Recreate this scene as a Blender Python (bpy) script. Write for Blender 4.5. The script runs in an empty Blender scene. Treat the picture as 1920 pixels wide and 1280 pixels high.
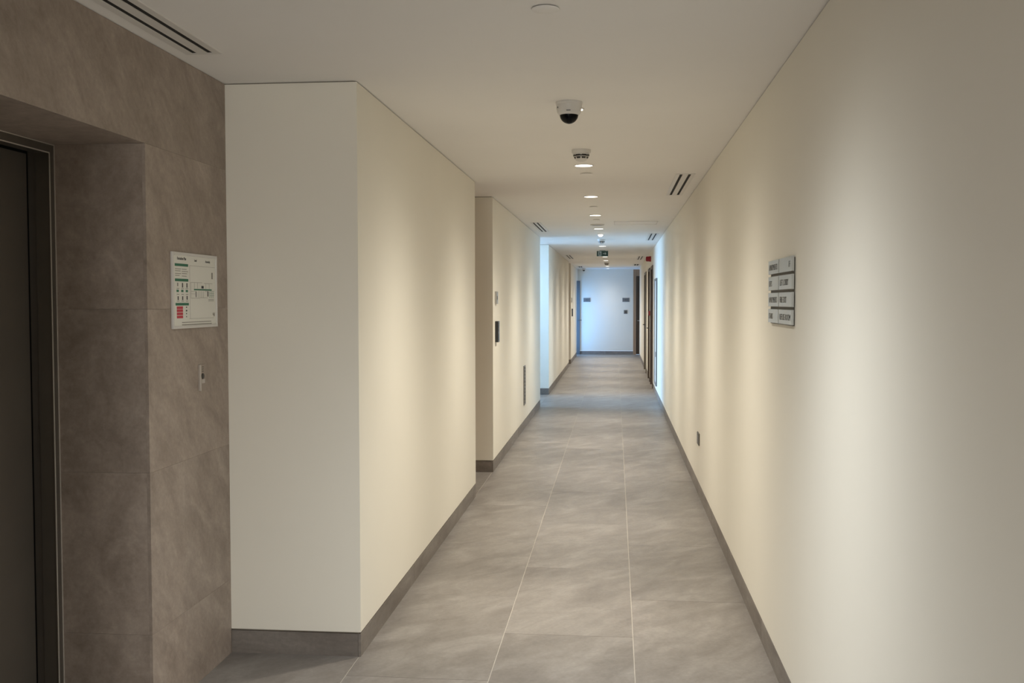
import bpy, bmesh, math, random
from mathutils import Matrix, Vector
random.seed(7)
D = bpy.data
SC = bpy.context.scene
COL = SC.collection
H = 2.5045                       # ceiling height
XL, XR, XS = -1.108, 0.667, -1.694   # left wall, right wall, stone lift-lobby wall
YE = 30.1                        # end wall

# ------------------------------------------------------------ camera
YAW, PIT, ROL, F, CH = .1011, -.0390, -.0017, 1912.57, 1.5553
cy, sy, cp, sp, cr, sr = (math.cos(YAW), math.sin(YAW), math.cos(PIT), math.sin(PIT), math.cos(ROL), math.sin(ROL))
A = Matrix(((cy, sy, 0), (-sy, cy, 0), (0, 0, 1)))
B = Matrix(((1, 0, 0), (0, cp, sp), (0, -sp, cp)))
C_ = Matrix(((cr, 0, sr), (0, 1, 0), (-sr, 0, cr)))
R = C_ @ B @ A
cam = D.cameras.new('camera'); camo = D.objects.new('camera', cam); COL.objects.link(camo)
M = Matrix((R[0], R[2], -R[1])).transposed().to_4x4(); M.translation = (0, 0, CH)
camo.matrix_world = M
cam.lens = 36 * F / 1920; cam.sensor_width = 36; cam.clip_start = .05
SC.camera = camo

# ------------------------------------------------------------ world, exposure, daylight
w = D.worlds.new('sky'); SC.world = w; w.use_nodes = True
bg = w.node_tree.nodes['Background']; bg.inputs[0].default_value = (.55, .75, 1, 1); bg.inputs[1].default_value = 1.0
SC.view_settings.view_transform = 'Standard'; SC.view_settings.look = 'None'
SC.view_settings.gamma = 1; SC.view_settings.exposure = 0.24; SC.view_settings.use_curve_mapping = False
LAMP_W, LAMP_C = 262.0, (1.0, .93, .80)
LOBBY_C = (.96, .995, 1.0)      # the downlights in the lift lobby are a cooler white
SKY_C = (.42, .66, 1.0)

def area(name, loc, rot, sx, sy_, power, color, spread=math.pi):
    l = D.lights.new(name, 'AREA'); l.shape = 'RECTANGLE'; l.size = sx; l.size_y = sy_
    l.energy = power; l.color = color; l.spread = spread
    o = D.objects.new(name, l); COL.objects.link(o); o.location = loc; o.rotation_euler = rot
    return o
# daylight coming through the two windows (side passage, far end), then an added fill behind the camera
area('daylight', (-3.55, 16.03, 2.35), (0, -math.pi/2+math.radians(34), 0), 2.4, 2.6, 350, (.40, .65, 1.0), math.radians(150))
area('daylight', (-1.50, 29.66, .98), (0, -math.pi/2, 0), 1.8, .70, 23, (.17, .47, 1.0), math.radians(140))
area('daylight', (-.85, -4.48, 1.35), (math.pi/2, 0, 0), 1.3, 2.0, 34, (1.0, .95, .86), math.radians(130))  # warm fill added behind the camera to brighten the wall end facing it

# ------------------------------------------------------------ materials
def mat(name, col, rough=.5, metal=0., emit=None, es=1., noise=0., nscale=8., bump=0., bscale=60.):
    m = D.materials.new(name); m.use_nodes = True; nt = m.node_tree; p = nt.nodes['Principled BSDF']
    p.inputs['Base Color'].default_value = (*col, 1); p.inputs['Roughness'].default_value = rough
    p.inputs['Metallic'].default_value = metal
    if emit:
        p.inputs['Emission Color'].default_value = (*emit, 1); p.inputs['Emission Strength'].default_value = es
    if noise or bump:
        g = nt.nodes.new('ShaderNodeNewGeometry')
    if noise:
        n = nt.nodes.new('ShaderNodeTexNoise'); n.inputs['Scale'].default_value = nscale; n.inputs['Detail'].default_value = 5
        nt.links.new(g.outputs['Position'], n.inputs['Vector'])
        r = nt.nodes.new('ShaderNodeValToRGB')
        r.color_ramp.elements[0].color = (*[c*(1-noise) for c in col], 1); r.color_ramp.elements[0].position = .3
        r.color_ramp.elements[1].color = (*[min(1, c*(1+noise)) for c in col], 1); r.color_ramp.elements[1].position = .7
        nt.links.new(n.outputs['Fac'], r.inputs['Fac']); nt.links.new(r.outputs['Color'], p.inputs['Base Color'])
    if bump:
        n2 = nt.nodes.new('ShaderNodeTexNoise'); n2.inputs['Scale'].default_value = bscale; n2.inputs['Detail'].default_value = 4
        nt.links.new(g.outputs['Position'], n2.inputs['Vector'])
        b = nt.nodes.new('ShaderNodeBump'); b.inputs['Strength'].default_value = bump; b.inputs['Distance'].default_value = .002
        nt.links.new(n2.outputs['Fac'], b.inputs['Height']); nt.links.new(b.outputs['Normal'], p.inputs['Normal'])
    return m

def stone(name, dark, mid, light, rot, rough, scale=(1.6, 7, 4), vary=.10):
    """porcelain stone tile: cloudy base, fine diagonal veining, every tile with its own offset and tone"""
    m = D.materials.new(name); m.use_nodes = True; nt = m.node_tree; N = nt.nodes; L = nt.links
    p = N['Principled BSDF']; p.inputs['Roughness'].default_value = rough
    g = N.new('ShaderNodeNewGeometry'); oi = N.new('ShaderNodeObjectInfo')
    mul = N.new('ShaderNodeMath'); mul.operation = 'MULTIPLY'; mul.inputs[1].default_value = 37.
    L.new(oi.outputs['Random'], mul.inputs[0])
    add = N.new('ShaderNodeVectorMath'); add.operation = 'ADD'
    L.new(g.outputs['Position'], add.inputs[0]); L.new(mul.outputs[0], add.inputs[1])
    mp = N.new('ShaderNodeMapping'); mp.vector_type = 'TEXTURE'; mp.inputs['Rotation'].default_value = rot; mp.inputs['Scale'].default_value = scale
    L.new(add.outputs[0], mp.inputs['Vector'])
    n1 = N.new('ShaderNodeTexNoise'); n1.inputs['Scale'].default_value = 1.0; n1.inputs['Detail'].default_value = 9
    n1.inputs['Roughness'].default_value = .62; n1.inputs['Distortion'].default_value = .6
    L.new(mp.outputs[0], n1.inputs['Vector'])
    cr_ = N.new('ShaderNodeValToRGB'); e = cr_.color_ramp.elements
    e[0].position = .30; e[0].color = (*dark, 1); e[1].position = .74; e[1].color = (*light, 1)
    k = e.new(.50); k.color = (*mid, 1)
    L.new(n1.outputs['Fac'], cr_.inputs['Fac'])
    n2 = N.new('ShaderNodeTexNoise'); n2.inputs['Scale'].default_value = 4; n2.inputs['Detail'].default_value = 8; n2.inputs['Roughness'].default_value = .75
    L.new(mp.outputs[0], n2.inputs['Vector'])
    mr = N.new('ShaderNodeMapRange'); mr.inputs[1].default_value = .3; mr.inputs[2].default_value = .7
    mr.inputs[3].default_value = .87; mr.inputs[4].default_value = 1.12
    L.new(n2.outputs['Fac'], mr.inputs[0])
    mr2 = N.new('ShaderNodeMapRange'); mr2.inputs[3].default_value = 1-vary/2; mr2.inputs[4].default_value = 1+vary/2
    L.new(oi.outputs['Random'], mr2.inputs[0])
    n3 = N.new('ShaderNodeTexNoise'); n3.inputs['Scale'].default_value = 55; n3.inputs['Detail'].default_value = 6; n3.inputs['Roughness'].default_value = .7
    L.new(add.outputs[0], n3.inputs['Vector'])
    mr3 = N.new('ShaderNodeMapRange'); mr3.inputs[1].default_value = .3; mr3.inputs[2].default_value = .7; mr3.inputs[3].default_value = .90; mr3.inputs[4].default_value = 1.10
    L.new(n3.outputs['Fac'], mr3.inputs[0])
    m3 = N.new('ShaderNodeMath'); m3.operation = 'MULTIPLY'; L.new(mr.outputs[0], m3.inputs[0]); L.new(mr3.outputs[0], m3.inputs[1]); mr = m3
    m1 = N.new('ShaderNodeMath'); m1.operation = 'MULTIPLY'; L.new(mr.outputs[0], m1.inputs[0]); L.new(mr2.outputs[0], m1.inputs[1])
    vm = N.new('ShaderNodeVectorMath'); vm.operation = 'SCALE'
    L.new(cr_.outputs['Color'], vm.inputs[0]); L.new(m1.outputs[0], vm.inputs['Scale'])
    L.new(vm.outputs[0], p.inputs['Base Color'])
    b = N.new('ShaderNodeBump'); b.inputs['Strength'].default_value = .25; b.inputs['Distance'].default_value = .003
    L.new(n2.outputs['Fac'], b.inputs['Height']); L.new(b.outputs['Normal'], p.inputs['Normal'])
    return m

def wood(name, c1, c2):
    m = D.materials.new(name); m.use_nodes = True; nt = m.node_tree; N = nt.nodes; L = nt.links
    p = N['Principled BSDF']; p.inputs['Roughness'].default_value = .45
    g = N.new('ShaderNodeNewGeometry'); mp = N.new('ShaderNodeMapping'); mp.inputs['Scale'].default_value = (18, 18, .8)
    L.new(g.outputs['Position'], mp.inputs['Vector'])
    n = N.new('ShaderNodeTexNoise'); n.inputs['Scale'].default_value = 2; n.inputs['Detail'].default_value = 6; L.new(mp.outputs[0], n.inputs['Vector'])
    r = N.new('ShaderNodeValToRGB'); r.color_ramp.elements[0].color = (*c1, 1); r.color_ramp.elements[1].color = (*c2, 1)
    r.color_ramp.elements[0].position = .35; r.color_ramp.elements[1].position = .65
    L.new(n.outputs['Fac'], r.inputs['Fac']); L.new(r.outputs['Color'], p.inputs['Base Color'])
    return m

M_wall = mat('cream_paint', (.86, .825, .735), .6, noise=.012, nscale=1.5, bump=.05, bscale=180)
M_ceil = mat('white_ceiling_paint', (.88, .86, .835), .75, noise=.01, nscale=2)
M_floor = stone('floor_porcelain', (.143, .126, .113), (.186, .167, .151), (.255, .234, .215), (0, 0, math.radians(52)), .42, (.40, .20, .3))
M_stone = stone('wall_porcelain', (.268, .214, .176), (.335, .273, .228), (.415, .346, .294), (math.radians(-48), 0, 0), .5, (.14, .26, .12), .08)
M_skirt = stone('skirting_porcelain', (.150, .128, .112), (.205, .180, .160), (.265, .238, .214), (0, 0, .4), .5, (.5, .5, .12), .12)
M_grout = mat('light_grout', (.40, .37, .325), .9, noise=.06, nscale=20)
M_wgrout = mat('wall_grout', (.30, .26, .22), .9)
M_gap = mat('shadow_gap_metal', (.38, .34, .28), .7)
M_bronze = mat('dark_bronze_steel', (.165, .145, .122), .4, .6, noise=.08, nscale=3)
M_edge = mat('bronze_edge', (.55, .50, .44), .4, .2)
M_black = mat('black_plastic', (.008, .008, .008), .25)
M_void = mat('diffuser_void', (.012, .011, .010), .9)
M_white = mat('white_powder_coat', (.74, .72, .69), .4, noise=.01, nscale=5)
M_whitep = mat('white_plastic', (.68, .66, .63), .4, noise=.01, nscale=5)
M_lens = mat('lamp_lens', (.9, .9, .9), .5, emit=(1, .93, .80), es=7.)
M_eml = mat('emergency_lens', (.9, .9, .9), .5, emit=(1, .98, .92), es=9.)
M_dome = mat('smoked_dome', (.003, .003, .004), .2); M_dome.node_tree.nodes['Principled BSDF'].inputs['Specular IOR Level'].default_value = .12
M_steel = mat('brushed_steel', (.42, .41, .39), .35, .8, noise=.04, nscale=30)
M_grey = mat('grey_plastic', (.20, .195, .19), .5)
M_darkgrey = mat('dark_grey_metal', (.11, .10, .085), .45, .4)
M_plate = mat('white_acrylic', (.47, .48, .455), .25)
M_ink = mat('grey_ink', (.06, .06, .062), .7)
M_ink2 = mat('light_grey_ink', (.30, .28, .25), .7)
M_paper = mat('sign_paper', (.80, .79, .73), .5)
M_green = mat('sign_green', (.015, .16, .085), .5)
M_red = mat('sign_red', (.55, .02, .05), .5)
M_alarm = mat('alarm_red', (.33, .006, .012), .35)
M_exit = mat('exit_green', (.012, .05, .035), .4)
M_exitw = mat('exit_white', (.42, .47, .46), .5)
M_glass = mat('window_glass', (.9, .95, 1), .03)
_n = M_glass.node_tree; _t = _n.nodes.new('ShaderNodeBsdfTransparent'); _t.inputs[0].default_value = (.93, .96, .97, 1)
_g = _n.nodes.new('ShaderNodeBsdfGlossy'); _g.inputs['Roughness'].default_value = .03; _f = _n.nodes.new('ShaderNodeFresnel'); _x = _n.nodes.new('ShaderNodeMixShader')
_n.links.new(_f.outputs[0], _x.inputs[0]); _n.links.new(_t.outputs[0], _x.inputs[1]); _n.links.new(_g.outputs[0], _x.inputs[2])
_n.links.new(_x.outputs[0], _n.nodes['Material Output'].inputs['Surface'])
M_wood = wood('walnut_veneer', (.060, .036, .020), (.100, .062, .036))
M_wood2 = wood('light_oak_veneer', (.34, .20, .115), (.44, .28, .165))
M_taupe = wood('taupe_veneer', (.19, .155, .12), (.25, .205, .16))
M_olive = wood('olive_brown_veneer', (.115, .095, .065), (.16, .135, .095))
M_doorw = mat('white_panel_paint', (.70, .70, .68), .5)
M_framed = mat('slate_frame', (.12, .13, .14), .5)
M_framew = mat('grey_frame', (.30, .30, .30), .5)

# ------------------------------------------------------------ mesh helpers (all geometry is given in world metres)
W = {}   # world position of each object's origin
def bx(bm, x0, x1, y0, y1, z0, z1, bev=0.):
    vs = [bm.verts.new((x, y, z)) for x in (x0, x1) for y in (y0, y1) for z in (z0, z1)]
    fs = [bm.faces.new([vs[i] for i in q]) for q in ((0, 1, 3, 2), (4, 6, 7, 5), (0, 4, 5, 1), (2, 3, 7, 6), (0, 2, 6, 4), (1, 5, 7, 3))]
    if bev:
        es = {e for f in fs for e in f.edges}
        bmesh.ops.bevel(bm, geom=list(es), offset=bev, segments=2, affect='EDGES', profile=.6)
    return bm
def lathe(bm, c, prof, n=40, axis='Z'):
    """prof: list of (radius, height); revolved about an axis through c"""
    rings = []
    for r, h in prof:
        ring = []
        if r < 1e-6:
            ring = [bm.verts.new(_ax(c, 0, 0, h, axis))]
        else:
            for i in range(n):
                a = 2*math.pi*i/n
                ring.append(bm.verts.new(_ax(c, r*math.cos(a), r*math.sin(a), h, axis)))
        rings.append(ring)
    for a, b in zip(rings, rings[1:]):
        if len(a) == 1 and len(b) == 1: continue
        for i in range(n):
            j = (i+1) % n
            if len(a) == 1: bm.faces.new((a[0], b[j], b[i]))
            elif len(b) == 1: bm.faces.new((a[i], a[j], b[0]))
            else: bm.faces.new((a[i], a[j], b[j], b[i]))
    return bm
def _ax(c, u, v, h, axis):
    if axis == 'Z': return (c[0]+u, c[1]+v, c[2]+h)
    if axis == 'X': return (c[0]+h, c[1]+u, c[2]+v)
    return (c[0]+u, c[1]+h, c[2]+v)
def poly(bm, pts, d):
    """extrude a planar outline pts (world) by vector d"""
    a = [bm.verts.new(p) for p in pts]; b = [bm.verts.new(Vector(p)+Vector(d)) for p in pts]
    bm.faces.new(a); bm.faces.new(b[::-1])
    n = len(a)
    for i in range(n): bm.faces.new((a[i], b[i], b[(i+1) % n], a[(i+1) % n]))
    return bm
def mk(name, bm, m, parent=None, smooth=False):
    bmesh.ops.recalc_face_normals(bm, faces=bm.faces[:])
    co = [v.co for v in bm.verts]
    lo = Vector([min(c[i] for c in co) for i in range(3)]); hi = Vector([max(c[i] for c in co) for i in range(3)])
    org = Vector(((lo.x+hi.x)/2, (lo.y+hi.y)/2, lo.z))
    bmesh.ops.translate(bm, verts=bm.verts[:], vec=-org)
    me = D.meshes.new(name); bm.to_mesh(me); bm.free()
    me.materials.append(m)
    if smooth:
        for p in me.polygons: p.use_smooth = True
        me.set_sharp_from_angle(angle=math.radians(40))
    o = D.objects.new(name, me); COL.objects.link(o)
    o.location = org
    if parent:
        o.parent = parent; o.location = org - W[parent.name]
    W[o.name] = org
    return o
def box(name, x0, x1, y0, y1, z0, z1, m, parent=None, bev=0.):
    return mk(name, bx(bmesh.new(), x0, x1, y0, y1, z0, z1, bev), m, parent)
def root(name, loc, label, cat, group=None):
    o = D.objects.new(name, None); COL.objects.link(o); o.location = loc; o.empty_display_size = .1
    W[o.name] = Vector(loc)
    return tag(o, label, cat, group)
def tag(o, label, cat, group=None):
    o['label'] = label; o['category'] = cat
    if group: o['group'] = group
    return o
def struct(o, label=None):
    o['kind'] = 'structure'
    if label: o['label'] = label
    return o
def sroot(name, loc, label=None):
    o = D.objects.new(name, None); COL.objects.link(o); o.location = loc; W[o.name] = Vector(loc); o.empty_display_size = .1
    return struct(o, label)
def dup(r, loc, label):
    """copy of a thing with its parts and sub-parts"""
    c = r.copy(); COL.objects.link(c); c.location = loc; c['label'] = label; W[c.name] = Vector(loc)
    for ch in list(r.children):
        k = ch.copy(); COL.objects.link(k); k.parent = c
        for g in ch.children:
            q = g.copy(); COL.objects.link(q); q.parent = k
    return c
def text(s, size, face, p, m, parent, th=.0006, sx=1., name='lettering', align='LEFT'):
    """lettering as mesh on a wall: face 'L' (left wall), 'R' (right wall), 'E' (end wall); p = start of the baseline"""
    cu = D.curves.new('t', 'FONT'); cu.body = s; cu.size = size; cu.extrude = th/2; cu.align_x = align; cu.resolution_u = 3
    t = D.objects.new('t', cu); COL.objects.link(t)
    bpy.context.view_layer.update()
    me = D.meshes.new_from_object(t.evaluated_get(bpy.context.evaluated_depsgraph_get()))
    D.objects.remove(t); D.curves.remove(cu)
    bm = bmesh.new(); bm.from_mesh(me); D.meshes.remove(me)
    for v in bm.verts:
        x, y, z = v.co.x*sx, v.co.y, v.co.z
        v.co = {'L': Vector((p[0]+z, p[1]+x, p[2]+y)), 'R': Vector((p[0]-z, p[1]-x, p[2]+y)), 'E': Vector((p[0]+x, p[1]-z, p[2]+y))}[face]
    return mk(name, bm, m, parent)

# ============================================================ SETTING
G = .012   # thickness of tiles and skirting in front of the wall core
# ---- floor
floor = struct(box('floor', -2.5, 1.9, -4.5, YE, -.12, -.0016, M_grout), 'grey porcelain tiled corridor floor')
g0, tw, tl = -.5163, .600, 1.20
cols = [g0+tw*k for k in range(-4, 4)]
for k, x in enumerate(cols):
    x0, x1 = x+.0018, x+tw-.0018
    odd = (k % 2)
    y = -4.3+.0035 + (0.0 if odd else .6) - 1.2
    # joints of the column beside the right wall fall at 4.30 + 1.2 n, the next column half a tile off
    while y < YE:
        y0, y1 = max(y+.0005, -4.5), min(y+tl-.0005, YE)
        if y1-y0 > .02:
            lim = XR if not y1 > 28.6 else 1.8
            a, b = x0, min(x1, lim)
            keep = False
            if b-a > .02:
                if a > XL-.02: keep = True
                elif y0 < 4.33: keep = b > -2.1
                elif a > -1.72 and (7.9 < y0 < 9.2 or 7.9 < y1 < 9.3): keep = True
                elif a > -2.4 and (y1 > 15.0 and y0 < 17.1): keep = True
                elif a > -1.75 and (y1 > 24.3 and y0 < 25.5): keep = True
                elif a > -1.75 and y1 > 29.2: keep = True
            if keep:
                t = box('floor_tile', a, b, y0, y1, -.011, random.uniform(-.0003, .0003), M_floor, floor)
        y += tl
# ---- ceiling
ceiling = struct(box('ceiling', -2.5, 1.9, -4.5, YE+.2, H, H+.15, M_ceil), 'flat white painted ceiling')
# ---- walls
TOP = H-.005
def block(bm, x0, x1, y0, y1, e='xXyY', z0=.108, z1=None):
    """painted wall block: core set back behind the skirting line and the ceiling shadow gap"""
    z1 = z1 or TOP
    bx(bm, x0, x1, y0, y1, z0, z1)
def core(bm, x0, x1, y0, y1, e):
    bx(bm, x0+(G if 'x' in e else 0), x1-(G if 'X' in e else 0), y0+(G if 'y' in e else 0), y1-(G if 'Y' in e else 0), 0, H)
XD = -1.56
bl = bmesh.new(); cb = bmesh.new()
for (x0, x1, y0, y1, e) in [(-2.2, XL, 4.33, 8.03, 'XyY'), (XD-.02, XL, 9.2, 15.05, 'XyY'), (XD-.02, XL, 17.0, 24.35, 'XyY'), (XD-.02, XL, 25.48, 29.28, 'XyY')]:
    block(bl, x0, x1, y0, y1); core(cb, x0, x1, y0, y1, e)
for (x0, x1, y0, y1) in [(-2.5, XD-.02, 14.95, 15.05), (-2.5, XD-.02, 17.0, 17.1), (-1.75, XD-.10, 8.0, 9.25), (-1.75, XD-.10, 24.3, 25.5)]:
    bx(bl, x0, x1, y0, y1, .10, H)
bx(bl, -2.5, XD-.02, 14.95, 15.05-G, 0, .10); bx(bl, -2.5, XD-.02, 17.0+G, 17.1, 0, .10)
for y in (8.0, 24.3): bx(bl, -1.75, XD-.10, y, y+1.2, 0, .10)
bx(bl, XD-.02, XL, 29.28, YE, 2.17, TOP)
wall_left = struct(mk('wall_left', bl, M_wall), 'cream painted left wall of the corridor, broken by recesses')
core_left = struct(mk('trim_1', cb, M_gap), 'dark shadow gap between left wall, skirting and ceiling')
# lift lobby wall in stone
bs = bmesh.new()
bx(bs, -2.4, XS-G, 3.56+G, 4.33, 0, H); bx(bs, -2.4, XS-G, -4.5, 2.36-G, 0, H); bx(bs, -2.4, XS-G, 2.36-G, 3.56+G, 2.13+G, H)
wall_stone = struct(mk('wall_left', bs, M_wgrout), 'brown stone tiled wall around the lift opening')
rows = [(0, .33), (.33, .93), (.93, 1.53), (1.53, 2.13), (2.13, H-.002)]
g = .0003
def wtile(x0, x1, y0, y1, z0, z1): return box('wall_tile', x0, x1, y0, y1, z0, z1, M_stone, wall_stone, 0)
for z0, z1 in rows:
    wtile(XS-G, XS, 3.56, 4.33, z0+g, z1-g)
    for ya, yb in [(1.16, 2.36), (-.04, 1.16), (-1.24, -.04), (-2.44, -1.24), (-3.64, -2.44), (-4.5, -3.64)]:
        wtile(XS-G, XS, ya+g, yb-g, z0+g, z1-g)
    if z1 < 2.2:
        wtile(-2.06, XS-G-g, 3.56, 3.56+G, z0+g, z1-g)
        wtile(-2.06, XS-G-g, 2.36-G, 2.36, z0+g, z1-g)
wtile(XS-G, XS, 2.36+g, 3.56-g, 2.13+g, H-.002)
wtile(-2.06, XS-G-g, 2.36, 3.56, 2.13, 2.13+G)
# right wall with door openings
DO = [(18.42, 19.30), (19.92, 20.80), (22.30, 23.55)]; DH = 2.16
br = bmesh.new(); cr2 = bmesh.new()
ya = -4.5
for a, b in DO + [(28.6, None)]:
    block(br, XR, XR+.2, ya, a); bx(cr2, XR+G, XR+.2-G, ya, a-(0 if b else G), 0, H)
    if b:
        bx(br, XR, XR+.2, a, b, DH, TOP); bx(cr2, XR+G, XR+.19, a, b, DH+.02, H)
        ya = b
bx(br, 1.8, 1.9, 28.4, YE, 0, H); bx(br, XR+.2, 1.9, 28.4, 28.6, 0, H)
for a, b in DO: bx(br, XR+.2, XR+.3, a-.1, b+.1, 0, DH+.1)
wall_right = struct(mk('wall_right', br, M_wall), 'long cream painted right wall of the corridor')
struct(mk('trim_2', cr2, M_gap), 'dark shadow gap between right wall, skirting and ceiling')
# end wall with the timber door to the right
be = bmesh.new(); bx(be, -1.75, .517, YE, YE+.2, .108, H); bx(be, 1.62, 1.9, YE, YE+.2, 0, H)
wall_end = struct(mk('wall_end', be, M_wall), 'pale wall closing the far end of the corridor, lit blue by daylight')
bk = bmesh.new()
bx(bk, -2.5, 1.9, -4.6, -4.5, 0, .25); bx(bk, -2.5, 1.9, -4.6, -4.5, 2.4, H); bx(bk, -2.5, -1.55, -4.6, -4.5, .25, 2.4); bx(bk, -.15, 1.9, -4.6, -4.5, .25, 2.4)
struct(mk('wall_back', bk, M_wall), 'painted wall behind the camera around an added window')
# ---- skirting
def skirt(par, axis, fixed, a, b, side, at=0.):
    """run of skirting tiles, 1.2 m long; side = +1/-1 direction the core lies behind the face"""
    s = a
    while s < b-1e-6:
        e = min(s+1.2-(at if s == a else 0), b)
        if e-s < .05: break
        f0, f1 = sorted((fixed, fixed+side*G))
        if axis == 'Y': box('skirting_tile', f0, f1, s+.0006, e-.0006, 0, .1, M_skirt, par)
        else: box('skirting_tile', s+.0006, e-.0006, f0, f1, 0, .1, M_skirt, par)
        s = e
bbl = sroot('baseboard_left', (XL, 4.33, 0), 'brown stone skirting along the left walls')
for a, b in [(4.33, 8.03), (9.2, 15.05), (17.0, 24.35), (25.48, 29.28)]:
    skirt(bbl, 'Y', XL, a, b, -1)
skirt(bbl, 'X', 4.33, XS+.0005, XL-G-.0005, 1)
for y in (9.2, 17.0, 25.48): skirt(bbl, 'X', y, XD if y != 17 else -2.43, XL-G-.0005, 1)
for y in (8.03, 15.05, 24.35): skirt(bbl, 'X', y, XD if y != 15.05 else -2.43, XL-G-.0005, -1)
bbr = sroot('baseboard_right', (XR, 4.33, 0), 'brown stone skirting along the right wall')
for a, b in [(-4.5, 18.42-.05), (19.35, 19.87), (20.85, 22.25), (23.6, 28.6)]: skirt(bbr, 'Y', XR, a, b, 1, .4)
bbe = sroot('baseboard_end', (0, YE, 0), 'dark grey stone skirting under the end wall')
skirt(bbe, 'X', YE, XL-.4, .516, 1)
# ---- windows letting the daylight in; the one behind the camera is added for fill
def window(n, x0, x1, y0, y1, z0, z1, ax, label):
    r = sroot('window_%d' % n, ((x0+x1)/2, (y0+y1)/2, z0), label)
    b = bmesh.new(); t = .05
    if ax == 'X':
        for a in (y0, (y0+y1)/2-t/2, y1-t): bx(b, x0, x1, a, a+t, z0, z1, .004)
        for a in (z0, z1-t): bx(b, x0, x1, y0, y1, a, a+t, .004)
        mk('window_frame', b, M_framew, r); box('pane', (x0+x1)/2-.004, (x0+x1)/2+.004, y0+t, y1-t, z0+t, z1-t, M_glass, r)
    else:
        for a in (x0, (x0+x1)/2-t/2, x1-t): bx(b, a, a+t, y0, y1, z0, z1, .004)
        for a in (z0, z1-t): bx(b, x0, x1, y0, y1, a, a+t, .004)
        mk('window_frame', b, M_framew, r); box('pane', x0+t, x1-t, (y0+y1)/2-.004, (y0+y1)/2+.004, z0+t, z1-t, M_glass, r)
window(1, -2.50, -2.44, 15.05, 17.0, 0, H, 'X', 'full height window at the end of the side passage')
window(2, -1.58, -1.53, 29.28, YE, 0, 2.17, 'X', 'glazed opening in the left wall beside the end wall')
window(3, -1.55, -.15, -4.57, -4.51, .25, 2.4, 'Y', 'unseen window added behind the camera for fill light')

# ============================================================ DOORS
def lever(par, x, y, z, dirx, dy):
    b = bmesh.new(); lathe(b, (x, y, z), [(0, 0), (.026, 0), (.026, dirx*.008), (0, dirx*.008)], 20, 'X')
    bx(b, min(x, x+dirx*.055), max(x, x+dirx*.055), y-.009, y+.009, z-.009, z+.009, .003)
    bx(b, min(x+dirx*.04, x+dirx*.058), max(x+dirx*.04, x+dirx*.058), min(y-.009, y+dy), max(y+.009, y+dy), z-.009, z+.009, .003)
    return mk('lever_handle', b, M_darkgrey, par)
dm = [M_wood, M_wood, M_olive]
dl = ['dark walnut door nearest on the right wall', 'dark walnut door just past the red fire alarm on the right wall', 'olive brown timber door farthest along the right wall']
for i, (a, b) in enumerate(DO):
    r = sroot('door_%d' % (i+1), (XR, (a+b)/2, 0), dl[i])
    f = bmesh.new()
    bx(f, XR-.014, XR+.10, a-.045, a+.012, 0, DH+.045, .003); bx(f, XR-.014, XR+.10, b-.012, b+.045, 0, DH+.045, .003)
    bx(f, XR-.014, XR+.10, a+.012, b-.012, DH-.012, DH+.045, .003)
    mk('door_frame', f, dm[i], r)
    leaf = box('door_leaf', XR+.012, XR+.055, a+.015, b-.015, .006, DH-.015, dm[i], r, .002)
    lever(leaf, XR+.012, [a+.1, a+.38, b-.12][i], 1.03, -1, [.10, .12, -.12][i])
panel = box('side_panel', XR-.012, XR-.0005, 19.345, 19.875, .10, 2.16, M_taupe, D.objects['door_1'], .002)
panel['label'] = 'taupe timber panel beside the dark door'
# timber door with full height surround at the end
r = sroot('door_4', (1.07, YE, 0), 'timber door in a full height light wood surround at the far right corner')
f = bmesh.new(); bx(f, .517, .602, YE-.02, YE+.12, 0, H-.01, .003); bx(f, 1.535, 1.62, YE-.02, YE+.12, 0, H-.01, .003); bx(f, .602, 1.535, YE-.02, YE+.12, 2.30, H-.01, .003)
mk('door_frame', f, M_wood2, r)
leaf = box('door_leaf', .604, 1.533, YE+.02, YE+.07, .006, 2.298, M_wood, r, .002)
b = bmesh.new(); bx(b, .64, .66, YE-.03, YE+.02, .985, 1.005, .003); bx(b, .64, .76, YE-.035, YE-.02, .985, 1.005, .003)
mk('lever_handle', b, M_steel, leaf)
# alcove doors (second lift alcove and the far one)
for n, y0, y1, lb in ((5, 8.03, 9.2, 'timber door hidden in the dark recess of the left wall'), (6, 24.35, 25.48, 'timber door hidden in the far recess of the left wall')):
    r = sroot('door_%d' % n, (XD-.1, (y0+y1)/2, 0), lb)
    f = bmesh.new(); bx(f, XD-.099, XD, y0+.001, y0+.07, 0, H-.012, .003); bx(f, XD-.099, XD, y1-.07, y1-.001, 0, H-.012, .003); bx(f, XD-.099, XD, y0+.07, y1-.07, 2.2, H-.012, .003)
    mk('door_frame', f, M_wood2, r)
    leaf = box('door_leaf', XD-.08, XD-.03, y0+.072, y1-.072, .006, 2.198, M_wood2, r, .002)
    lever(leaf, XD-.03, y0+.18, 1.03, 1, .12)
# glazed door leaf frame standing at the far left corner
r = sroot('door_7', (-1.07, YE-.08, 0), 'grey framed glass door edge at the far left corner')
f = bmesh.new(); bx(f, XL-.03, XL+.07, YE-.04, YE-.014, 0, 2.165, .003)
mk('door_frame', f, M_framed, r)
b = bmesh.new(); bx(b, XL+.01, XL+.03, YE-.10, YE-.035, 1.0, 1.02, .003); bx(b, XL+.01, XL+.12, YE-.11, YE-.09, 1.0, 1.02, .003)
mk('lever_handle', b, M_darkgrey, r)
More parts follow.
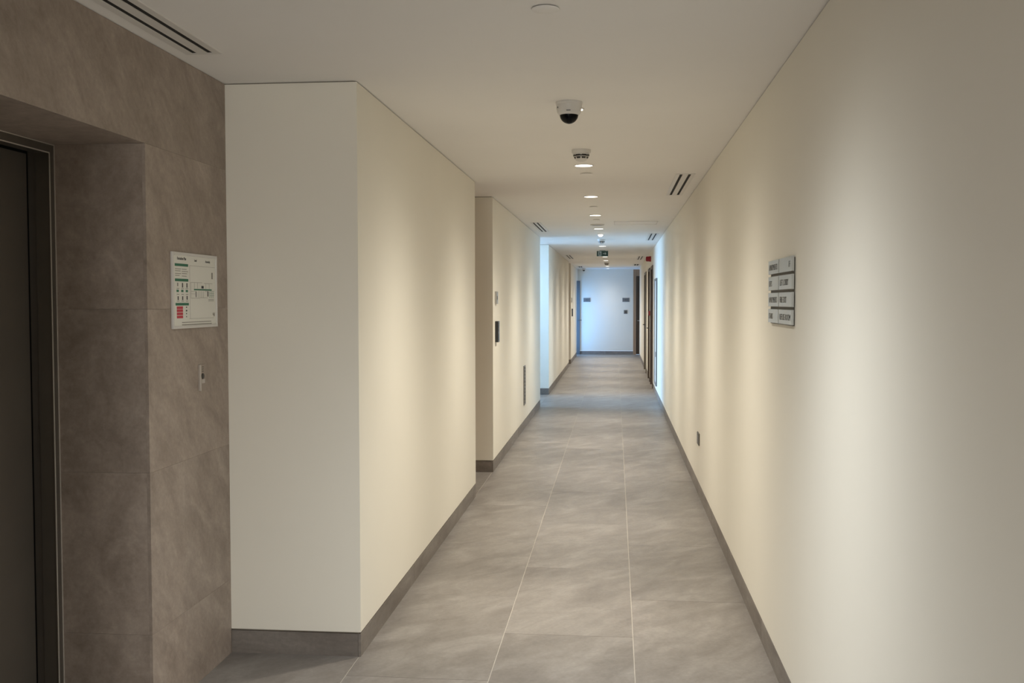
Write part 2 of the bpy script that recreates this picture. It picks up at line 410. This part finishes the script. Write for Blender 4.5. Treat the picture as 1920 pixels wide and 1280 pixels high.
# lift doors
lift = sroot('door_8', (-2.06, 2.96, 0), 'dark bronze steel lift door deep in the stone opening')
f = bmesh.new(); bx(f, -2.095, -2.040, 3.526, 3.5585, 0, 2.128); bx(f, -2.095, -2.040, 2.3615, 2.394, 0, 2.128); bx(f, -2.095, -2.040, 2.394, 3.526, 2.096, 2.128)
mk('lift_frame', f, M_bronze, lift)
f = bmesh.new()
for (ya_, yb_, za, zb) in ((3.5555, 3.5595, 0, 2.129), (3.523, 3.527, 0, 2.098), (2.394, 3.526, 2.094, 2.098), (2.3605, 3.5595, 2.1255, 2.129)):
    bx(f, -2.0405, -2.0375, ya_, yb_, za, zb)
mk('edge_trim', f, M_edge, lift)['label'] = 'thin bright metal edge of the lift frame'
box('lift_leaf', -2.14, -2.112, 2.962, 3.5, .004, 2.09, M_bronze, lift, .001)
box('lift_leaf', -2.14, -2.112, 2.40, 2.958, .004, 2.09, M_bronze, lift, .001)
box('backing', -2.3, -2.15, 2.30, 3.60, 0, 2.2, M_void, lift)
box('threshold', -2.11, -2.04, 2.394, 3.526, -.002, .003, M_steel, lift)
# white riser cupboard door on the right wall
r = root('riser_door', (XR, 16.9, .2), 'flush white riser cupboard door with grey edge low on right wall', 'cupboard door')
b = bmesh.new()
bx(b, XR-.022, XR, 16.50, 16.53, .19, 1.93, .002); bx(b, XR-.022, XR, 17.27, 17.30, .19, 1.93, .002); bx(b, XR-.022, XR, 16.53, 17.27, 1.90, 1.93, .002); bx(b, XR-.022, XR, 16.53, 17.27, .19, .22, .002)
mk('frame', b, M_grey, r); box('door', XR-.010, XR, 16.535, 17.265, .225, 1.895, M_doorw, r, .002)
box('latch', XR-.024, XR-.010, 16.60, 16.66, .66, .74, M_darkgrey, r, .003)
# ceiling access hatch
r = root('ceiling_hatch', (.24, 12.45, H-.003), 'flush square white access hatch in the ceiling beside the round vent', 'access hatch')
b = bmesh.new()
bx(b, -.02, .50, 12.20, 12.207, H-.004, H); bx(b, -.02, .50, 12.70, 12.707, H-.004, H); bx(b, -.02, -.013, 12.207, 12.70, H-.004, H); bx(b, .493, .50, 12.207, 12.70, H-.004, H)
mk('frame', b, M_whitep, r); box('hatch_panel', -.009, .489, 12.211, 12.696, H-.0025, H, M_ceil, r)

# ============================================================ CEILING FITTINGS
def beam(l, n=5.2):
    """reflector photometry: intensity falls with cos^n from the lamp axis"""
    l.use_nodes = True; nt = l.node_tree; e = nt.nodes['Emission']
    t = nt.nodes.new('ShaderNodeTexCoord'); sp = nt.nodes.new('ShaderNodeSeparateXYZ'); nt.links.new(t.outputs['Normal'], sp.inputs[0])
    a = nt.nodes.new('ShaderNodeMath'); a.operation = 'ABSOLUTE'; nt.links.new(sp.outputs['Z'], a.inputs[0])
    p = nt.nodes.new('ShaderNodeMath'); p.operation = 'POWER'; p.inputs[1].default_value = n; nt.links.new(a.outputs[0], p.inputs[0])
    k = nt.nodes.new('ShaderNodeMath'); k.operation = 'MULTIPLY_ADD'; k.inputs[1].default_value = .10   # faint wide spill of the lens
    nt.links.new(a.outputs[0], k.inputs[0]); nt.links.new(p.outputs[0], k.inputs[2])
    nt.links.new(k.outputs[0], e.inputs['Strength'])
def downlight(y, label):
    c = (-.2225, y, H)
    r = root('downlight', c, label, 'downlight', 'round downlights along the corridor ceiling')
    b = lathe(bmesh.new(), c, [(.068, 0), (.067, -.004), (.062, -.006), (.060, -.004), (.0595, -.001)], 40)
    mk('trim_ring', b, M_whitep, r, True)
    b = lathe(bmesh.new(), c, [(0, -.0035), (.060, -.0035), (.060, -.001), (0, -.001)], 40)
    mk('lens', b, M_lens, r)
    l = D.lights.new('lamp', 'SPOT'); l.energy = LAMP_W; l.color = LAMP_C; l.spot_size = math.radians(174); l.spot_blend = 1.; l.shadow_soft_size = .05; beam(l)
    o = D.objects.new('lamp', l); COL.objects.link(o); o.parent = r; o.location = (0, 0, -.012)
    return r
LY = [(-3.24, 'round lit downlight behind the camera, farthest back'), (-1.16, 'round lit downlight behind the camera, nearer'), (.92, 'round lit downlight above the camera by the stone wall'),
      (3.0, 'round lit downlight above the frame, before the round ceiling plate'),
      (5.08, 'round lit downlight almost hidden behind the dome camera'), (7.163, 'large looking round lit downlight right behind the smoke detector'),
      (9.285, 'round lit downlight second beyond the nearest smoke detector'), (11.288, 'round lit downlight just before the round ceiling vent'),
      (13.394, 'round lit downlight between round vent and bright emergency light'), (17.573, 'round lit downlight just in front of the exit sign'),
      (19.66, 'round lit downlight hidden right behind the exit sign'), (21.75, 'round lit downlight showing just below the exit sign'),
      (23.74, 'round lit downlight before the farthest smoke detector'), (25.912, 'round lit downlight just past the farthest smoke detector'),
      (27.65, 'round lit downlight, last but one before the end wall'), (29.46, 'round lit downlight closest to the end wall')]
first = downlight(*LY[0])
warm = D.lights['lamp']; cool = warm.copy(); cool.color = LOBBY_C; cool.energy = LAMP_W*1.35
dim = warm.copy(); dim.energy = LAMP_W*.3; dim.color = (1, .97, .93)
back = cool.copy(); back.energy = LAMP_W*.32
for y, lb in LY[1:]: dup(first, (-.2225, y, H), lb)
for o in D.objects:
    if o.type == 'LIGHT' and o.parent and 2 < o.parent.location.y < 4: o.data = cool
    elif o.type == 'LIGHT' and o.parent and o.parent.location.y < 2: o.data = back
    elif o.type == 'LIGHT' and o.parent and o.parent.location.y > 29: o.data = dim

def detector(y, label, x=-.2155):
    c = (x, y, H)
    r = root('smoke_detector', c, label, 'smoke detector', 'smoke detectors on the ceiling')
    b = lathe(bmesh.new(), c, [(0, 0), (.056, 0), (.056, -.012), (.053, -.016), (.050, -.017), (0, -.017)], 40); mk('base', b, M_whitep, r, True)
    b = lathe(bmesh.new(), c, [(.047, -.016), (.047, -.022), (.046, -.024), (0, -.024)], 40); mk('neck', b, M_whitep, r, True)
    b = lathe(bmesh.new(), c, [(.0475, -.024), (.046, -.032), (0, -.032)], 40); mk('vent', b, M_black, r)
    b = lathe(bmesh.new(), c, [(0, -.030), (.046, -.0305), (.045, -.0345), (0, -.035)], 40); mk('louvre', b, M_whitep, r, True)
    b = lathe(bmesh.new(), c, [(.043, -.034), (.038, -.0425), (0, -.0425)], 40); mk('vent', b, M_black, r)
    b = lathe(bmesh.new(), c, [(0, -.041), (.036, -.0415), (.031, -.050), (.018, -.055), (0, -.056)], 40); mk('cap', b, M_whitep, r, True)
    b = bmesh.new()
    for k in range(8):
        a = 2*math.pi*(k+.5+(.5 if k % 2 == 0 else .5))/8
        ca, sa = math.cos(a), math.sin(a); rr = .046; w_ = .0035
        poly(b, [(c[0]+rr*ca-w_*sa, c[1]+rr*sa+w_*ca, H-.022), (c[0]+rr*ca+w_*sa, c[1]+rr*sa-w_*ca, H-.022),
                 (c[0]+.034*ca+w_*sa, c[1]+.034*sa-w_*ca, H-.045), (c[0]+.034*ca-w_*sa, c[1]+.034*sa+w_*ca, H-.045)], (.003*ca, .003*sa, 0))
    mk('rib', b, M_whitep, r)
    r.scale = (1.08, 1.08, 1.3)
    return r
d0 = detector(6.447, 'white smoke detector with dark slots just in front of a lit downlight')
dup(d0, (-.2155, 15.69, H), 'white smoke detector in the blue daylight band of the ceiling')
dup(d0, (-.2155, 25.02, H), 'white smoke detector farthest away near the end wall')

def plate(y, rad, label, x=-.226):
    c = (x, y, H); r = root('sprinkler_cover', c, label, 'sprinkler cover', 'flat round sprinkler covers on the ceiling')
    b = lathe(bmesh.new(), c, [(rad*.8, 0), (rad*.8, -.003), (0, -.003)], 36); mk('collar', b, M_gap, r)
    b = lathe(bmesh.new(), c, [(0, -.003), (rad*.97, -.003), (rad, -.0035), (rad, -.0055), (rad*.97, -.0065), (0, -.0065)], 40); mk('cover_disc', b, M_ceil, r, True)
    return r
p0 = plate(3.335, .045, 'flat white round sprinkler cover nearest the camera at the top of the frame', -.228)
dup(p0, (-.216, 7.626, H), 'flat white round sprinkler cover just beyond the large lit downlight')
dup(p0, (-.220, 10.275, H), 'flat white round sprinkler cover between second and third visible downlights')
dup(p0, (-.224, 11.912, H), 'flat white round sprinkler cover just before the round ceiling vent')
c = (-.225, 12.653, H); r = root('round_vent', c, 'flat round grey-edged ceiling vent wider than the sprinkler covers', 'vent')
mk('ring', lathe(bmesh.new(), c, [(.086, 0), (.085, -.010), (.078, -.012), (.074, -.006), (.074, -.001)], 40), M_whitep, r, True)
mk('cone', lathe(bmesh.new(), c, [(.070, -.002), (.060, -.012), (0, -.014)], 40), M_grey, r, True)
# emergency light
c = (-.211, 14.396, H); r = root('emergency_light', c, 'small very bright round emergency light beyond the round ceiling vent', 'light')
mk('base', lathe(bmesh.new(), c, [(.045, 0), (.045, -.010), (.036, -.014), (0, -.014)], 32), M_whitep, r, True)
mk('lens', lathe(bmesh.new(), c, [(.034, -.013), (.030, -.028), (.018, -.038), (0, -.042)], 32), M_eml, r, True)

# dome cameras
def dome(c, s, label):
    r = root('dome_camera', c, label, 'security camera')
    P = lambda l: [(a*s, b*s) for a, b in l]
    mk('housing', lathe(bmesh.new(), c, P([(0, 0), (.0635, 0), (.0645, -.006), (.0635, -.011), (.061, -.013), (.0605, -.030), (.056, -.050), (.048, -.061), (.046, -.062), (0, -.062)]), 48), M_whitep, r, True)
    pr = [(.0445*math.cos(t), -.058-.0445*math.sin(t)) for t in [i*math.pi/2/10 for i in range(10)]]
    mk('dome', lathe(bmesh.new(), c, P([(.0445, -.055)] + pr + [(0, -.1025)]), 48), M_dome, r, True)
    if s == 1:
        b = bmesh.new(); bx(b, c[0]-.010, c[0]+.010, c[1]-.0605, c[1]-.055, c[2]-.050, c[2]-.046); mk('badge', b, M_grey, r)
        b = bmesh.new(); lathe(b, (c[0]-.052, c[1]-.031, c[2]-.030), [(0, 0), (.003, 0), (.003, -.010), (0, -.010)], 10, 'Y'); mk('screw', b, M_grey, r)
    return r
dome((-.2225, 4.905, H), 1, 'white dome security camera with black bubble, large, nearest on the ceiling')
dome((-.905, 29.3, H), .8, 'tiny dome security camera at the far end of the ceiling, left of the end wall')

# slot diffusers
def diffuser(x0, x1, y0, y1, label, sw=.021, nslot=2):
    xc = (x0+x1)/2; r = root('slot_diffuser', (xc, (y0+y1)/2, H), label, 'air diffuser', 'linear slot air diffusers in the ceiling')
    fw = .030; t = .004
    b = bmesh.new()
    bx(b, x0, x0+fw, y0, y1, H-t, H, .001); bx(b, x1-fw, x1, y0, y1, H-t, H, .001); bx(b, x0+fw, x1-fw, y0, y0+fw*.6, H-t, H, .001); bx(b, x0+fw, x1-fw, y1-fw*.6, y1, H-t, H, .001)
    mk('frame', b, M_white, r)
    box('void', x0+fw, x1-fw, y0+fw*.6, y1-fw*.6, H-.0012, H-.0002, M_void, r)
    inner = (x1-fw)-(x0+fw); gap = (inner - nslot*sw)/(nslot-1)
    for k in range(nslot-1):
        a = x0+fw+sw+k*(sw+gap)
        box('divider_bar', a, a+gap, y0+fw*.6, y1-fw*.6, H-t, H-.001, M_white, r)
    return r
diffuser(-1.636, -1.494, .60, 3.80, 'long white twin-slot air diffuser beside the stone lift wall')
diffuser(.446, .590, 7.72, 9.25, 'white twin-slot air diffuser nearest on the right of the corridor ceiling')
diffuser(-1.025, -.897, 12.24, 13.88, 'white twin-slot air diffuser on the left before the daylight band')
diffuser(.462, .604, 14.40, 16.0, 'white twin-slot air diffuser on the right in the daylight band')
diffuser(-1.04, -.90, 20.9, 22.75, 'small looking twin-slot air diffuser on the left beyond the exit sign')
diffuser(.462, .604, 21.6, 23.4, 'small looking twin-slot air diffuser on the right beyond the red alarm')
diffuser(.45, .62, 26.1, 27.1, 'short slot air diffuser on the right nearest the end wall', .045)
diffuser(-1.03, -.88, 27.5, 28.5, 'short slot air diffuser on the left nearest the end wall', .035)

# exit sign
ye = 19.1
r = root('exit_sign', (-.243, ye, 2.395), 'dark green hanging exit sign with running figure and arrow', 'sign')
box('board', -.348, -.139, ye, ye+.03, 2.397, H-.010, M_exit, r, .002)
box('mounting', -.30, -.19, ye+.005, ye+.025, H-.010, H, M_grey, r)
b = bmesh.new(); bx(b, -.320, -.262, ye-.0012, ye, 2.403, H-.016); mk('doorway', b, M_exitw, r)
b = bmesh.new(); Y0 = ye-.0026
def q(pts): poly(b, [(x, Y0, z) for x, z in pts], (0, .0012, 0))
q([(-.300+.008*math.cos(t*math.pi/5), 2.476+.008*math.sin(t*math.pi/5)) for t in range(10)])
q([(-.305, 2.466), (-.290, 2.464), (-.284, 2.438), (-.300, 2.436)])
q([(-.298, 2.440), (-.286, 2.438), (-.308, 2.408), (-.316, 2.410)])
q([(-.292, 2.440), (-.282, 2.440), (-.270, 2.412), (-.278, 2.410)])
q([(-.292, 2.462), (-.286, 2.456), (-.268, 2.450), (-.270, 2.456)])
mk('running_figure', b, M_exit, r)
b = bmesh.new(); Y0 = ye-.0012
q([(-.235, 2.441), (-.235, 2.453), (-.195, 2.453), (-.195, 2.441)])
q([(-.197, 2.474), (-.170, 2.447), (-.197, 2.420)])
mk('arrow', b, M_exitw, r)
# fire alarm beacon and break glass
c = (XR, 19.55, 2.36); r = root('fire_alarm_sounder', c, 'red round fire alarm sounder high on the right wall', 'alarm')
mk('base', lathe(bmesh.new(), c, [(0, 0), (.052, 0), (.052, -.03), (0, -.03)], 28, 'X'), M_alarm, r, True)
mk('sounder', lathe(bmesh.new(), c, [(.048, -.03), (.048, -.075), (.040, -.095), (0, -.098)], 28, 'X'), M_alarm, r, True)
r = root('fire_call_point', (XR-.012, 19.60, 1.28), 'small red fire call point on the taupe panel between the doors', 'call point')
box('box', XR-.040, XR-.012, 19.56, 19.65, 1.285, 1.375, M_alarm, r, .004)
box('glass', XR-.0415, XR-.039, 19.58, 19.63, 1.305, 1.355, M_whitep, r)

# ============================================================ WALL FITTINGS
# evacuation plan (A3, in a thin snap frame) on the stone wall
y0, y1, z0, z1 = 3.757, 4.195, 1.452, 1.750
sw_, sh = y1-y0, z1-z0
ev = root('evacuation_plan', (XS, (y0+y1)/2, z0), 'white framed evacuation plan sign with green bars and red boxes on the stone wall', 'sign')
f = bmesh.new(); t = .011
bx(f, XS, XS+.010, y0, y0+t, z0, z1, .002); bx(f, XS, XS+.010, y1-t, y1, z0, z1, .002); bx(f, XS, XS+.010, y0+t, y1-t, z0, z0+t, .002); bx(f, XS, XS+.010, y0+t, y1-t, z1-t, z1, .002)
mk('frame', f, M_whitep, ev)
box('sheet', XS, XS+.005, y0+t, y1-t, z0+t, z1-t, M_paper, ev)
def pr(name, m, rects, dx=.0006):
    b = bmesh.new()
    for u0, u1, v0, v1 in rects: bx(b, XS+.005, XS+.005+dx, y0+u0*sw_, y0+u1*sw_, z1-v1*sh, z1-v0*sh)
    o = mk(name, b, m, ev)
    if len(rects) > 1: o['kind'] = 'stuff'
    return o
pr('green_bar', M_green, [(.065, .345, .148, .182)]); pr('green_bar', M_green, [(.065, .345, .345, .380)]); pr('green_bar', M_green, [(.07, .35, .662, .696)])
for v in (.708, .747, .788, .829): pr('red_box', M_red, [(.095, .222, v, v+.034)])
text('Evacuation Plan', .0165, 'L', (XS+.0054, y0+.115*sw_, z1-.098*sh), M_ink, ev, sx=.80)
text('Level', .0135, 'L', (XS+.0054, y0+.485*sw_, z1-.105*sh), M_ink, ev, sx=.8)
text('Assembly', .0135, 'L', (XS+.0054, y0+.735*sw_, z1-.108*sh), M_ink, ev, sx=.95)
# instructions: fine print lines
pr('fine_print', M_ink2, [(.07+.14*k, .07+.14*k+w_, v, v+.008) for k, v, w_ in [(0, .215, .12), (1, .215, .1), (0, .24, .11), (1, .245, .13), (0, .275, .12), (1, .272, .11), (0, .30, .09), (1, .305, .1)]] +
   [(.20, .86, .915, .925), (.20, .87, .945, .956), (.88, .91, .24, .33), (.80, .93, .615, .622), (.80, .93, .632, .638), (.72, .80, .50, .505)])
pr('legend_icon', M_ink, [(.115+.095*k, .115+.095*k+.02, v, v+h_) for k, v, h_ in [(1, .40, .06), (2, .40, .06), (0, .575, .05), (1, .575, .05), (2, .57, .05)]] +
   [(.29, .31, .712, .728), (.285, .312, .755, .775), (.29, .305, .796, .812), (.29, .305, .838, .852)])
pr('legend_icon', M_ink2, [(.11, .13, .40, .445)] + [(.10+.095*k, .10+.095*k+.05, v, v+.008) for k in range(3) for v in (.468, .545, .635)])
pr('legend_icon', M_green, [(.095+.097*k, .095+.097*k+.045, .49, .52) for k in range(3)])
pr('rule_line', M_ink2, [(.38, .96, .163, .166), (.36, .93, .872, .875), (.38, .381, .163, .872)])
pr('floor_plan', M_ink, [(.508, .520, .505, .585), (.78, .80, .50, .575), (.64, .69, .43, .465)])
pr('floor_plan', M_green, [(.47, .88, .474, .492), (.83, .94, .50, .503), (.83, .94, .53, .533), (.83, .94, .56, .563), (.83, .833, .50, .60), (.87, .873, .50, .60), (.91, .913, .50, .60)])
pr('floor_plan', M_ink2, [(.40, .66, .385, .389), (.70, .90, .392, .396), (.40, .402, .385, .60), (.40, .50, .505, .509), (.40, .50, .54, .543), (.40, .60, .597, .601), (.60, .79, .590, .594),
   (.56, .562, .50, .59), (.60, .602, .50, .59), (.64, .642, .50, .59), (.68, .682, .50, .59), (.74, .742, .40, .47), (.82, .822, .40, .47), (.48, .482, .39, .47), (.55, .552, .39, .47)])
pr('stamp', M_ink2, [(.90, .955, .80, .806), (.90, .95, .812, .832), (.915, .95, .836, .85)])
# lift call plate
r = root('lift_call_plate', (XS, 4.04, 1.19), 'slim bronze lift call plate with black button below the evacuation plan', 'call plate')
box('plate', XS, XS+.004, 4.007, 4.072, 1.192, 1.300, mat('bronze_plate', (.33, .272, .228), .5), r, .001)
box('bright_edge', XS, XS+.010, 4.0055, 4.015, 1.192, 1.300, mat('satin_edge', (.50, .45, .40), .35, .3), r, .001)['label'] = 'bright raised left edge'
mk('button', lathe(bmesh.new(), (XS+.004, 4.040, 1.2515), [(0, .003), (.011, .003), (.0115, .001), (.0115, 0)], 24, 'X'), M_black, r)
box('label_strip', XS+.004, XS+.0048, 4.030, 4.062, 1.222, 1.238, mat('pale_label', (.55, .50, .46), .5), r)
for zz in (1.288, 1.279, 1.270): box('engraved_line', XS+.004, XS+.0044, 4.034, 4.050, zz, zz+.003, M_darkgrey, r)

# directional signs on the right wall: eight separate plates in two columns
SL = ['APARTMENTS', 'LIFTS', 'APARTMENTS', 'STAIRS']; SR = ['1F', 'LIFT LOBBY', 'FIRE EXIT', 'REFUSE ROOM']
ord_ = ['top', 'second', 'third', 'bottom']
for ci, (ya_, yb_, txt, nm) in enumerate(((3.893, 4.196, SR, 'right hand'), (4.204, 4.478, SL, 'left hand'))):
    for k in range(4):
        zt = 1.725-k*.0675; zb = zt-.0565
        r = root('sign_plate', (XR, (ya_+yb_)/2, zb), 'pale %s direction plate, %s of four in the %s column' % ('acrylic', ord_[k], nm), 'sign', 'direction plates on the right wall')
        box('plate', XR-.0145, XR-.0048, ya_+.001, yb_-.007, zb, zt, M_plate, r, .0008)
        
        s = txt[k]
        start = yb_-.03 if s != '1F' else ya_+.075
        text(s, .034, 'R', (XR-.0147, start, zb+.016), M_ink, r, sx=(1.15 if len(s) > 6 else 1.3) if ci == 0 else 1.0)
        if ci == 1 and k in (0, 2):
            pass
gap_shade = root('gap_shade_board', (XR, 4.20, 1.456), 'thin dark board added behind the direction plates as shade in their gaps', 'board')
box('board', XR-.0045, XR, 3.905, 4.466, 1.462, 1.720, mat('gap_shade_olive', (.11, .10, .08), .6), gap_shade)  # dark sheet added so the gaps between the plates look shaded
# low socket on the right wall
r = root('wall_socket', (XR, 8.25, .41), 'small steel double socket low on the right wall', 'socket')
box('face_plate', XR-.009, XR, 8.16, 8.33, .410, .505, M_darkgrey, r, .002)
box('socket_face', XR-.0105, XR-.009, 8.175, 8.24, .430, .485, M_grey, r); box('socket_face', XR-.0105, XR-.009, 8.25, 8.315, .430, .485, M_grey, r)

# plates beside the recess doors on the left wall
def plaque(y, label, num):
    r = root('number_plaque', (XL, y+.05, 1.53), label, 'sign')
    box('plate', XL, XL+.018, y, y+.11, 1.535, 1.650, M_steel, r, .004)
    text(num, .05, 'L', (XL+.0184, y+.012, 1.575), M_ink, r, sx=.8)
def reader(y, label):
    r = root('access_reader', (XL, y+.05, 1.17), label, 'card reader')
    box('body', XL, XL+.030, y, y+.11, 1.180, 1.375, M_black, r, .004)
    box('screen', XL+.030, XL+.0305, y+.012, y+.098, 1.28, 1.36, M_dome, r)
    box('keypad', XL+.030, XL+.031, y+.02, y+.09, 1.20, 1.26, M_black, r)
plaque(9.36, 'small grey number plaque above the black reader just past the dark recess', '08')
reader(9.37, 'tall black access reader just past the dark recess')
plaque(25.75, 'tiny grey number plaque above the far black reader', '14')
reader(25.95, 'tiny black access reader near the end of the left wall')
b = root('cable_stub', (XL, 9.42, 1.15), 'tiny pale cable stub below the black access reader', 'cable')
box('stub', XL, XL+.008, 9.40, 9.42, 1.145, 1.178, M_whitep, b, .002)
# tall narrow grille on the left wall
r = root('wall_grille', (XL, 12.37, .30), 'tall narrow grey grille plate low on the left wall', 'grille')
f = bmesh.new(); bx(f, XL, XL+.012, 12.28, 12.30, .30, .775, .001); bx(f, XL, XL+.012, 12.44, 12.46, .30, .775, .001); bx(f, XL, XL+.012, 12.30, 12.44, .30, .32, .001); bx(f, XL, XL+.012, 12.30, 12.44, .755, .775, .001)
mk('frame', f, M_grey, r)
box('backing', XL, XL+.002, 12.30, 12.44, .32, .755, M_darkgrey, r)
for k in range(10): box('slat', XL+.002, XL+.009, 12.30, 12.44, .330+k*.043, .350+k*.043, M_grey, r)

# end wall plaques and thermostat
for xa, xb, s, lb in ((-.938, -.734, '1401', 'grey room plaque on the left of the end wall, in blue light'), (.201, .404, '1402', 'grey room plaque on the right of the end wall, above the small square switch')):
    r = root('room_plaque', ((xa+xb)/2, YE, 1.54), lb, 'sign')
    box('plate', xa, xb, YE-.010, YE, 1.545, 1.662, M_grey, r, .002)
    text(s, .075, 'E', ((xa+xb)/2, YE-.0108, 1.578), M_ink, r, align='CENTER')
r = root('wall_switch', (.295, YE, 1.19), 'small square dark grey switch below the right room plaque', 'switch')
box('face_plate', .243, .347, YE-.010, YE, 1.195, 1.305, M_grey, r, .003)
box('rocker', .265, .325, YE-.014, YE-.010, 1.215, 1.285, M_darkgrey, r, .002)
